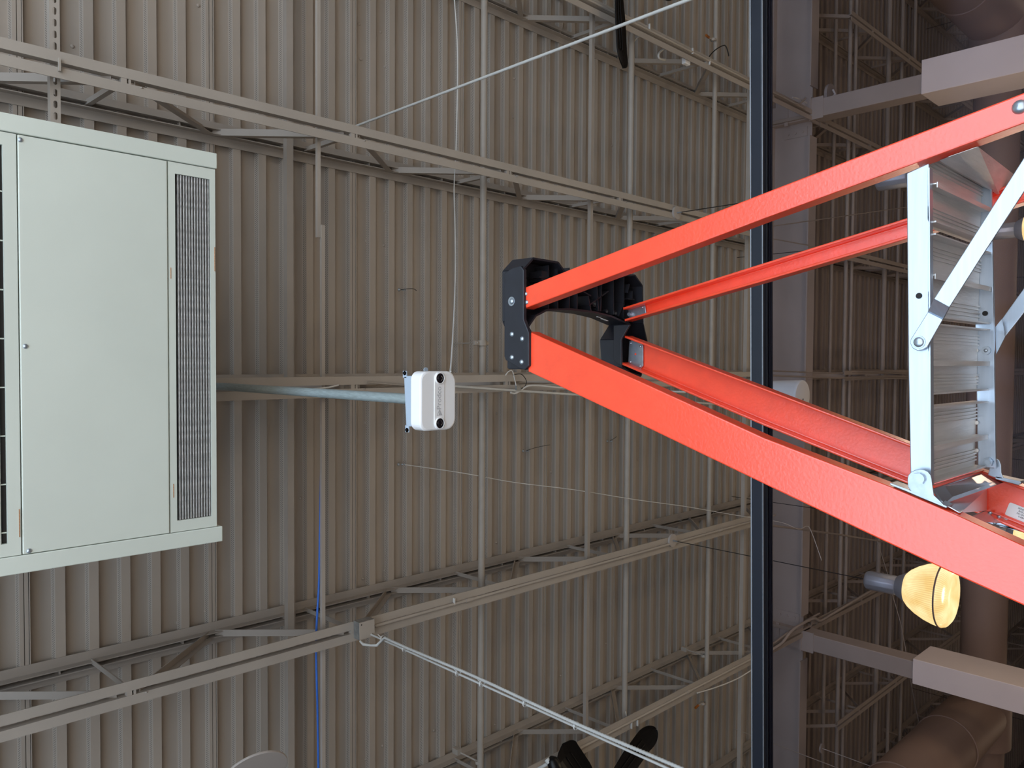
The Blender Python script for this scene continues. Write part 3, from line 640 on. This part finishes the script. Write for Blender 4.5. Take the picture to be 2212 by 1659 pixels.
for (a, b, lb) in (((987, 1622, 4.22), (1035, 1646, 4.06), 'small hanger arm from the joist to the clamped pipe'), ((1479, 1402, 4.2), (1520, 1416, 3.98), 'small hanger arm from the joist to the sprinkler pipe'), ((1911, 1577, 4.2), (1990, 1607, 3.9), 'dim hanger arm beside the duct')):
    A, Bq = Z(*a), Z(*b); h = thing('pipe_hanger', A, lb, 'hanger', 'pipe hanger arms')
    M().tube([A, Bq], .007, 6).build('arm', m_pipe, h); M().box(tuple(A-V(.02, .02, .03)), tuple(A+V(.02, .02, .03))).build('beam_clamp', m_pipe, h, bevel=.003)
    M().lathe([(.027, -.012), (.030, 0), (.027, .012)], Bq, 14, axis='x').build('strap', m_pipe, h)
# eye bolts on the deck
for (x, y, tail, lb) in ((862, 626, [(866, 626), (880, 624), (893, 624), (900, 628)], 'eye bolt with a curly wire tail on the deck above the sensor'),
                         (861, 1003, [], 'eye bolt on the deck where the long thin wire starts'),
                         (1130, 974, [(1137, 974), (1150, 969), (1170, 964), (1188, 961)], 'eye bolt with a faint tail below the ladder front rail'),
                         (1312, 953, [(1318, 952), (1325, 948), (1332, 943)], 'small eye bolt tucked just under the ladder front rail')):
    c = Z(x, y, 4.36); e = thing('eye_bolt', c, lb, 'eye bolt', 'eye bolts in the roof deck')
    M().dome(c, .012, (0, 0, -1), .014).build('washer', m_gbox, e)
    M().dome(c+V(0, .015, -.02), .007, (0, 0, -1), .010).dome(c+V(0, .03, -.025), .006, (0, 0, -1), .009).build('eye', m_zinc, e)
    if tail: wire('wire_tail', [(a, b, 4.33-.01*i) for i, (a, b) in enumerate(tail)], .0022, m_black, None, None, e)
# ------------------------------------------------------------------ ceiling fans
def fan(hub, Rr, angs, label, tip_deg, pitch, sag=0):
    f = thing('ceiling_fan', hub, label, 'fan', 'black ceiling fans')
    M().lathe([(.0005, -.05), (.07, -.045), (.09, -.02), (.09, .03), (.05, .06), (.0005, .065)], hub, 28).build('motor', m_blade, f)
    M().tube([Vector(hub)+V(0, 0, .05), V(hub[0], hub[1], ZD)], .012, 10).build('down_rod', m_blade, f)
    for a in angs:
        a = math.radians(a); u = V(math.cos(a), math.sin(a), 0); v = V(-math.sin(a), math.cos(a), 0)
        rings = []; pv = math.radians(pitch); cv = v*math.cos(pv)+V(0, 0, math.sin(pv)); nv = u.cross(cv)
        for k in range(26):
            t = k/15*.8 if k <= 15 else .8+.2*math.sin((k-15)/10*PI/2); r = .06+(Rr-.06)*t
            wd = .055+.045*min(1, t*2.2)
            if t > .82: wd *= math.sqrt(max(.004, 1-((t-.82)/.18)**2))
            lift = -max(0, (t-.80))*tip_deg
            c = Vector(hub)+u*r+V(0, 0, lift-sag*t)
            th_ = .004
            up = [c+cv*wd*s+nv*(.012*(1-s*s)+th_) for s in (-1, -.6, -.2, .2, .6, 1)]
            dn = [c+cv*wd*s+nv*(.012*(1-s*s)-th_) for s in (1, .6, .2, -.2, -.6, -1)]
            rings.append(up+dn)
        b = M().loft(rings, 0, True, False).build('fan_blade', m_blade, f, bevel=.001)
        q = []
        for s in (-.3, .35):
            p0 = Vector(hub)+u*(.12)+cv*.07*s-nv*-.006; p1 = Vector(hub)+u*(Rr*.8)+cv*.07*s-nv*-.006
            M().tube([p0-nv*.004, p1-nv*.004], .004, 6).build('blade_rib', m_blade, b)
    return f
fan(tuple(Z(1297, 1732, 3.74)), .77, (-37, 63, 163, 263), 'black ceiling fan with blades entering at the bottom edge', .15, -13)
fan(tuple(Z(1335, -62, 3.74)), .71, (174.4, 264, 354, 84), 'black ceiling fan with one blade hanging from the top edge', .08, -16)
c = Z(1192, 1650, 3.2); sp = thing('spotlight', c, 'small black bullet spotlight on a pale arm at the bottom edge', 'spotlight')
M().tube([c+V(.045, -.0, .0), c+V(.03, .0, 0), c+V(-.02, .01, -.02), c+V(-.09, .02, -.05)], [.012, .034, .044, .040], 18).build('head', m_blade, sp)
M().tube([c+V(.0, -.01, .02), Z(1162, 1662, 3.3), Z(1060, 1740, 3.8)], .012, 8).build('arm', m_pale, sp)
e_ = Z(1060, 1740, 3.8); M().tube([e_, V(e_.x, e_.y, ZD)], .010, 8).build('drop_tube', m_pale, sp)
M().tube([Z(1181, 1640, 3.22), Z(1187, 1648, 3.2)], .018, 10).build('joint', m_pale, sp)
c = Z(1797, 207, 3.78); hb2 = thing('hook_box', c, 'grey round box with a white hook above the upper column head', 'box')
M().disc(c, .13, (0, 0, 1), .03, 24).build('box', m_grey, hb2); M().tube([c+V(-.05, -.05, -.01), c+V(.0, -.03, -.05), c+V(.05, -.05, -.03)], .012, 8).build('hook', m_wire, hb2)
# small far disc hanger, bottom right
c = Z(1777, 1617, 3.8); hk = thing('hook_box', c, 'small round hook box on a joist in the bottom right corner', 'box')
M().disc(c, .055, (0, 0, 1), .018, 24).build('box', m_grey, hk)
M().tube([c, c-V(0, 0, 1.4)], .004, 6).build('cable', m_wire, hk)
# ------------------------------------------------------------------ LADDER
YN, YF = 1.25, 1.605
ld = thing('platform_ladder', (.0, 1.43, 0), 'orange fibreglass platform stepladder with black cap and aluminium platform', 'ladder')
def rail(nm, top, bot, Y0, dirY, D=.035, t=.006):
    """C channel. top/bot: picture points of the two outer edges on plane Y=Y0; web at Y0 for near rails, at Y0+D for far"""
    T = [Y(x, y, Y0) for x, y in top]; Bm = [Y(x, y, Y0) for x, y in bot]
    # continue straight down to the floor
    for A in (T, Bm):
        d = A[-1]-A[-2]; d = d/abs(d.z); A.append(A[-1]+d*(A[-1].z-.03))
    rings = []
    zs = [(a.z+b.z)/2 for a, b in zip(T, Bm)]
    for a, b in zip(T, Bm):
        e = (a-b).normalized(); y = V(0, D, 0)
        if dirY > 0:   # web in front, flanges go back
            rings.append([a, a+y, a+y-e*t, a+V(0, t, 0)-e*t, b+V(0, t, 0)+e*t, b+y+e*t, b+y, b])
        else:          # opening faces the viewer
            rings.append([a, a+y, b+y, b, b+e*t, b+V(0, D-t, 0)+e*t, a+V(0, D-t, 0)-e*t, a-e*t])
    M().loft(rings, 0, True, False).build(nm, m_orange, ld, bevel=.0025)
    lo = rings[-1]; c = sum(lo, V(0, 0, 0))/8
    M().box((c.x-.06, c.y-.03, 0), (c.x+.06, c.y+.03, .05)).build('rubber_foot', m_cap, ld, bevel=.008)
rail('back_rail', [(1131, 622), (1400, 515), (1650, 416.7), (1920, 312), (2212, 199.4)], [(1131, 667), (1400, 567), (1650, 472), (1930, 369.5), (2212, 265.5)], YN, 1)
rail('front_rail', [(1142, 716), (1400, 832), (1650, 946), (1924, 1052), (2060, 1110), (2212, 1180)], [(1142, 803), (1400, 925), (1667, 1054), (1900, 1165), (2060, 1240), (2212, 1309)], YN, 1)
rail('back_rail', [(1346, 664), (1650, 568), (1958, 471), (2212, 388)], [(1350, 694), (1650, 607), (1958, 516), (2212, 436)], YF, -1, .033)
rail('front_rail', [(1350, 725), (1650, 839), (1958, 957), (2128, 1020), (2212, 1053)], [(1343, 788), (1650, 920), (1958, 1045), (2128, 1117), (2212, 1152)], YF, -1, .033)
# cap
capz0, capz1 = 1.245, 1.312
cz = [(1131, 582), (1152, 558), (1206, 567), (1221, 588), (1246, 607), (1300, 610), (1318, 598), (1334, 592), (1372, 595), (1388, 618), (1389, 698), (1398, 738), (1385, 812), (1362, 806), (1345, 792), (1341, 734), (1361, 701), (1320, 683), (1284, 674), (1234, 668), (1183, 669), (1158, 682), (1141, 706), (1150, 722), (1150, 792), (1142, 796), (1142, 719), (1131, 692)]
rim = [Z(x, y, capz0) for x, y in cz]
cap = M()
topo = []
cx_ = sum(p.x for p in rim)/len(rim); cy_ = sum(p.y for p in rim)/len(rim)
capo = bpy.data.objects.new('cap', None)
pl = [(p.x, p.y) for p in rim]
h1 = [(Z(x, y, 1.30).x, Z(x, y, 1.30).y) for x, y in ((1229, 632), (1237, 640), (1243, 650), (1240, 660), (1230, 662), (1226, 645))]
h2 = [(Z(x, y, 1.30).x, Z(x, y, 1.30).y) for x, y in ((1303, 637), (1309, 641), (1308, 646), (1303, 643))]
h3 = [(Z(x, y, 1.30).x, Z(x, y, 1.30).y) for x, y in ((1331, 636), (1336, 648), (1334, 656), (1329, 645))]
cp = plate('cap', [pl, h1, h2, h3], .010, m_cap, ld, lambda a, b, h: V(a, b, HC+capz1-.010+h), label='black moulded plastic ladder cap')
for i in range(len(rim)):
    a, b = rim[i], rim[(i+1) % len(rim)]
    cap.bar(a+V(0, 0, (capz1-capz0)/2), b+V(0, 0, (capz1-capz0)/2), .0045, capz1-capz0)
cap.build('skirt', m_cap, cp)
# near end face plate
fp = [(1089, 590), (1106, 579), (1124, 574), (1131, 583), (1131, 690), (1142, 718), (1142, 790), (1133, 799), (1122, 796), (1092, 778), (1089, 770)]
M().prism([Y(x, y, YN-.008) for x, y in fp], (0, .010, 0)).build('end_plate', m_cap, cp, bevel=.002)
# slanted outer corner of the near end
M().add([Z(1089, 590, 1.312), Z(1106, 573, 1.312), Z(1150, 556, 1.25), Z(1131, 583, 1.245)], [(0, 1, 2, 3)]).build('corner_facet', m_cap, cp)
# far arm
M().prism([Y(x, y, YF-.012) for x, y in ((1325, 702), (1361, 701), (1342, 733), (1342, 790), (1336, 788), (1325, 778))], (0, .006, 0)).build('arm_wall', m_cap, cp, bevel=.002)
ribs = [((1170, 575), (1170, 668)), ((1190, 570), (1190, 668)), ((1215, 580), (1215, 668)), ((1232, 628), (1232, 668)), ((1274, 610), (1279, 673)), ((1285, 612), (1283, 673)), ((1310, 604), (1311, 680)), ((1333, 596), (1333, 690)), ((1343, 660), (1343, 697)), ((1333, 655), (1322, 684)),
        ((1345, 615), (1341, 634)), ((1150, 600), (1215, 604)), ((1152, 640), (1215, 642)), ((1258, 660), (1300, 630)), ((1256, 640), (1262, 672)), ((1341, 646), (1356, 648)), ((1351, 630), (1351, 648)), ((1240, 628), (1262, 640))]
for a, b in ribs:
    A, Bq = Z(*a, 1.28), Z(*b, 1.28); M().bar(A, Bq, .003, .045).build('inner_rib', m_cap, cp)
for (x, y, r) in ((1284, 656, .0075), (1290, 668, .0045), (1296, 669, .0045), (1311, 672, .005), (1330, 676, .006)):
    c = Z(x, y, 1.262); M().lathe([(r, 0), (r, .04), (r*.7, .04), (r*.7, 0), (r, 0)], c, 16).build('boss', m_cap, cp)
c0 = Z(1160, 598, 1.28); M().box((c0.x-.012, c0.y-.005, c0.z-.02), (c0.x+.012, c0.y+.02, c0.z+.02)).build('boss', m_cap, cp)
# white logo streak on the arch wall
lg = [((1290, 679), (1297, 681)), ((1299, 683), (1312, 688)), ((1308, 682), (1322, 688))]
for (a, b) in lg:
    A, Bq = Z(*a, 1.272), Z(*b, 1.272); M().bar(A-V(.006, 0, 0), Bq-V(.006, 0, 0), .0012, .006).build('logo_mark', m_white, cp)
def rivet(x, y, Yp, r, h=.003, mt=None, name='rivet', par=None, nrm=(0, -1, 0)):
    return M().dome(Y(x, y, Yp), r, nrm, h).build(name, mt or m_zinc, par or ld)
big = M().disc(Y(1105.5, 651, YN-.008), .0105, (0, -1, 0), .0015, 20).build('pivot_bolt', m_zinc, cp)
M().dome(Y(1105.5, 651, YN-.010), .0065, (0, -1, 0), .004).build('bolt_head', m_zinc, big)
for (x, y) in ((1106, 722), (1128, 732), (1106, 772), (1127, 782)): rivet(x, y, YN-.008, .006, .004, par=cp)
for (x, y) in ((1136, 635), (1138, 653)): rivet(x, y, YN, .0048)
# plates on far rails
def fplate(poly, Yp, rv, bolt=None):
    p = M().prism([Y(x, y, Yp) for x, y in poly], (0, .003, 0)).build('joint_plate', m_zinc, ld, bevel=.001)
    for (x, y) in rv: M().dome(Y(x, y, Yp), .0038, (0, -1, 0), .003).build('rivet', m_zinc, p)
    if bolt: M().disc(Y(*bolt, Yp), .008, (0, -1, 0), .002).disc(Y(*bolt, Yp), .005, (0, -1, 0), .010, 6).build('bolt', m_zinc, p)
fplate([(1357, 670), (1393, 659), (1396, 681), (1359, 692)], YF+.022, [(1388, 664), (1391, 680)], (1363, 679))
fplate([(1359, 737), (1364, 735), (1386, 742), (1389, 747), (1389, 790), (1384, 796), (1361, 787), (1357, 782)], YF+.022, [(1363, 741), (1384, 748), (1362, 782), (1383, 791)])
M().disc(Y(1373, 765, YF+.0215), .0026, (0, -1, 0), .001).build('rivet_hole', m_orange, ld)
# platform bars
def poly_bar(pts, Yp, th_, mt=m_alu, nm='platform_bar', bev=.0015, par=None): return M().prism([Y(x, y, Yp) for x, y in pts], (0, th_, 0)).build(nm, mt, par or ld, bevel=bev)
YB1 = 1.262
nb = poly_bar([(1958, 374), (2006, 352), (2009, 480), (2010, 1052), (1967, 1052), (1962, 800)], YB1, .003)
a0, a1 = Y(2008, 362, YB1), Y(2011, 1052, YB1)
M().add([a0, a0+V(0, .014, 0), a1+V(0, .014, 0), a1, a0+V(0, 0, .003), a0+V(0, .014, .003), a1+V(0, .014, .003), a1+V(0, 0, .003)], [(0,3,2,1),(4,5,6,7),(0,1,5,4),(1,2,6,5),(2,3,7,6),(3,0,4,7)]).build('flange', m_alu, nb)
M().disc(Y(1985, 639, YB1-.0006), .0045, (0, -1, 0), .0006).build('hole', m_dark, nb)
YB2 = 1.572
fb = poly_bar([(2104, 385), (2142, 400), (2149, 700), (2151, 1012), (2112, 1008), (2106, 700)], YB2, .003)
b0, b1_ = Y(2144, 405, YB2), Y(2153, 1012, YB2)
M().add([b0-V(0, 0, 0), b0-V(0, .006, 0), b1_-V(0, .006, 0), b1_, b0+V(0, 0, .002), b0+V(0, -.006, .002), b1_+V(0, -.006, .002), b1_+V(0, 0, .002)], [(0,3,2,1),(4,5,6,7),(0,1,5,4),(1,2,6,5),(2,3,7,6),(3,0,4,7)]).build('flange', m_alu, fb)
for (x, y, r) in ((2128, 677, .006),): M().disc(Y(x, y, YB2-.001), r*.75, (0, -1, 0), .001).build('hole', m_dark, fb)
M().disc(Y(2130, 757, YB2-.002), .0075, (0, -1, 0), .002, 20).dome(Y(2130, 757, YB2-.002), .004, (0, -1, 0), .004).build('pivot_rivet', m_zinc, fb)
M().disc(Y(2135, 998, YB2-.002), .0085, (0, -1, 0), .006, 6).disc(Y(2135, 998, YB2-.008), .0045, (0, -1, 0), .006, 12).build('nut', m_zinc, fb)
# planks
def plank(ya, yb, fins, edge=True):
    xa = Z(2012, ya, .402).x; xb = Z(2012, yb, .402).x
    zt0 = HC+.421; p = M(); y0, y1 = YB1+.016, YB2-.001
    tilt = lambda x: 0
    prof = []
    x = xb
    p.box((xb, y0, zt0), (xa, y1, zt0+.006))
    for xx in (xb, xa-.0025): p.box((xx, y0, zt0-.019), (xx+.0025, y1, zt0))
    for f in fins:
        fx = Z(2012, f, .402).x; p.box((fx-.001, y0, zt0-.018), (fx+.001, y1, zt0)).box((fx-.006, y0, zt0-.020), (fx+.002, y1, zt0-.0185))
    k = 0
    for s in (.10, .15, .20, .25, .74, .79, .84, .89):
        gx = xb+(xa-xb)*s; p.box((gx-.0011, y0, zt0-.003), (gx+.0011, y1, zt0))
    return p.build('platform_plank', m_alu2, ld)
m_alu2 = mat('dull_mill_aluminium', (.72, .70, .68), .42, .45, .09, 9, .3, 40, stretch=(10, 1, 10))
plank(302, 476, [390]); plank(500, 684, [592]); plank(697, 853, [782]); plank(880, 1046, [967])
for (x, y) in ((2104, 441), (2104, 502), (2106, 600), (2108, 658), (2109, 757), (2109, 816), (2110, 913), (2110, 973)): M().disc(Y(x, y, YB2-.003), .0035, (0, -1, 0), .002, 10).build('plank_rivet', m_alu2, fb)
# brace straps
s1 = M().prism([Y(x, y, YN+.004) for x, y in ((2002, 750), (1993, 756), (1982, 758), (1971, 752), (1966, 742), (1967, 733), (2004, 674), (2036, 690))], (0, .004, 0))
s1.build('brace_strap', m_alu, ld, bevel=.001)
A = [Y(2004, 674, YN+.006), Y(2036, 690, YN+.006), Y(2050, 664, YN-.012), Y(2017, 646, YN-.012)]
M().prism(A, (0, .004, 0)).build('brace_strap', m_alu, ld)
M().prism([Y(x, y, YN-.014) for x, y in ((2017, 646), (2072, 560), (2212, 340), (2290, 218), (2318, 240), (2212, 413), (2116, 560), (2050, 664))], (0, .004, 0)).build('brace_strap', m_alu, ld, bevel=.001)
M().disc(Y(1984.5, 739, YN+.004), .0095, (0, -1, 0), .002, 20).dome(Y(1984.5, 739, YN+.002), .0075, (0, -1, 0), .003).build('pivot_rivet', m_zinc, ld)
M().prism([Y(x, y, YB2+.006) for x, y in ((2149, 708), (2152, 765), (2171, 727), (2163, 690))], (0, .004, 0)).build('brace_strap', m_alu, ld)
M().prism([Y(x, y, YB2+.020) for x, y in ((2163, 690), (2171, 727), (2195, 697), (2300, 560), (2300, 500))], (0, .004, 0)).build('brace_strap', m_alu, ld, bevel=.001)
rivet(2203, 231, YN, .010, .007, name='bolt_head')
# brackets
def bracket(ear, foot, Yp, bolt, mt=m_zinc, depth=.03):
    e = M().prism([Y(x, y, Yp) for x, y in ear], (0, .003, 0)).build('pivot_bracket', mt, ld, bevel=.0008)
    f = [Y(x, y, Yp) for x, y in foot]
    M().prism(f, (0, depth, 0)).build('foot_plate', mt, e, bevel=.0008)
    if bolt: M().disc(Y(*bolt, Yp), .0095, (0, -1, 0), .005, 6).disc(Y(*bolt, Yp-.005), .0075, (0, -1, 0), .0008, 20).build('bolt_head', mt, e)
ear = [(1961, 1052)]+[(1986-26*math.cos(t), 1034-20*math.sin(t)) for t in [k*PI/8 for k in range(9)]]+[(2014, 1050), (2017, 1070), (2032, 1084), (2040, 1093), (2000, 1076), (1970, 1064)]
bracket(ear, [(1922, 1043), (1958, 1056), (2000, 1074), (2046, 1094), (2044, 1098), (1998, 1079), (1956, 1061), (1923, 1048)], YN-.002, (1985, 1034))
ear2 = [(2134, 1026), (2140, 1000), (2150, 990), (2158, 994), (2162, 1004), (2163, 1022), (2168, 1034), (2156, 1034)]
bracket(ear2, [(2150, 1028), (2204, 1040), (2206, 1044), (2200, 1048), (2150, 1035)], YB2+.008, None)
# step below the platform and inner gusset
m_mirror = mat('polished_aluminium', (.60, .58, .59), .27, .9, .04, 8)
def quad_step(pts, nm, th_=V(0, 0, .004), mt=None): return M().prism(pts, th_).build(nm, mt or m_mirror, ld)
ya, yb_ = YN+.012, YF+.026
quad_step([Y(2014, 1053, ya), Y(2125, 1017, yb_), Y(2172, 1041, yb_), Y(2040, 1088, ya)], 'step')
p0, p1 = Y(2014, 1051, ya), Y(2125, 1016, yb_)
M().bar(p0, p1, .003, .006).build('step_lip', m_orange, ld)
# rail mounted orange end gusset, aluminium cross channel below
quad_step([Y(2040, 1088, ya), Y(2132, 1057, yb_-.004), Y(2132, 1103, yb_-.004), Y(2075, 1108, ya)], 'step_skirt', V(0, 0, .003))
quad_step([Y(2090, 1122, ya), Y(2130, 1103, yb_-.004), Y(2178, 1122, yb_-.004), Y(2165, 1130, yb_-.02), Y(2124, 1128, ya+.1)], 'step_flange', V(0, 0, .003))
for (x, y) in ((2139, 1108), (2158, 1117), (2149, 1129)): c = Y(x, y, yb_-.012); M().dome(c, .0035, (0, -1, 0), .003).build('rivet', m_alu, ld)
M().prism([Y(x, y, YF+.02) for x, y in ((2124, 1126), (2148, 1127), (2160, 1137), (2212, 1148), (2300, 1175), (2300, 1168), (2212, 1141), (2165, 1131))], (0, .003, 0)).build('step_edge', m_alu, ld)
# cross channel between back rails
cA, cB, cC, cD = Y(2052, 338, YN+.015), Y(2113, 317, YN+.015), Y(2191, 377, YF+.02), Y(2158, 420, YF+.02)
M().prism([cA, cB, cC, cD], (0, 0, .003)).build('back_crossbar', m_alu2, ld)
M().prism([Y(2030, 346, YN+.015), cA, cD, Y(2120, 405, YF+.02)], (0, .003, .001)).build('back_crossbar', m_alu2, ld)
# more steps, below the frame
for k in range(1, 6):
    z = HC+.27-.29*k
    fx = -.25-.345*(.29*k); M().box((fx-.085, YN+.007, z), (fx+.005, YF+.026, z+.025)).build('step', m_alu, ld)
# sticker on the far front rail
sA = Y(2181, 1100, YF+.026); e1 = (Y(2260, 1131, YF+.026)-sA).normalized(); e2 = e1.cross(V(0, 1, 0)); e2 = e2 if e2.x > 0 else -e2
so = sA-V(0, .0006, 0)
stk = M().prism([so+e1*a+e2*b for a, b in rr(-.004, .085, -.0125, .0125, .003, .003, 4)], (0, .0004, 0)).build('label_sticker', m_stick, ld, label='white printed sticker')
for i, (sx_, tx_) in enumerate(((.022, 'SERIES  B4'), (.03, 'RAIL, LADDER'), (.034, 'PA ON, TO ANGLE'), (.024, 'II-BBIB'))):
    cc = so+e1*(sx_*.8+.003)+e2*(.0080-.0048*i)-V(0, .0003, 0)
    text('print_line', tx_, .0042, (lambda c: lambda a, b, h: c+e1*a+e2*b-V(0, h, 0))(cc), m_ink, stk, .0002)
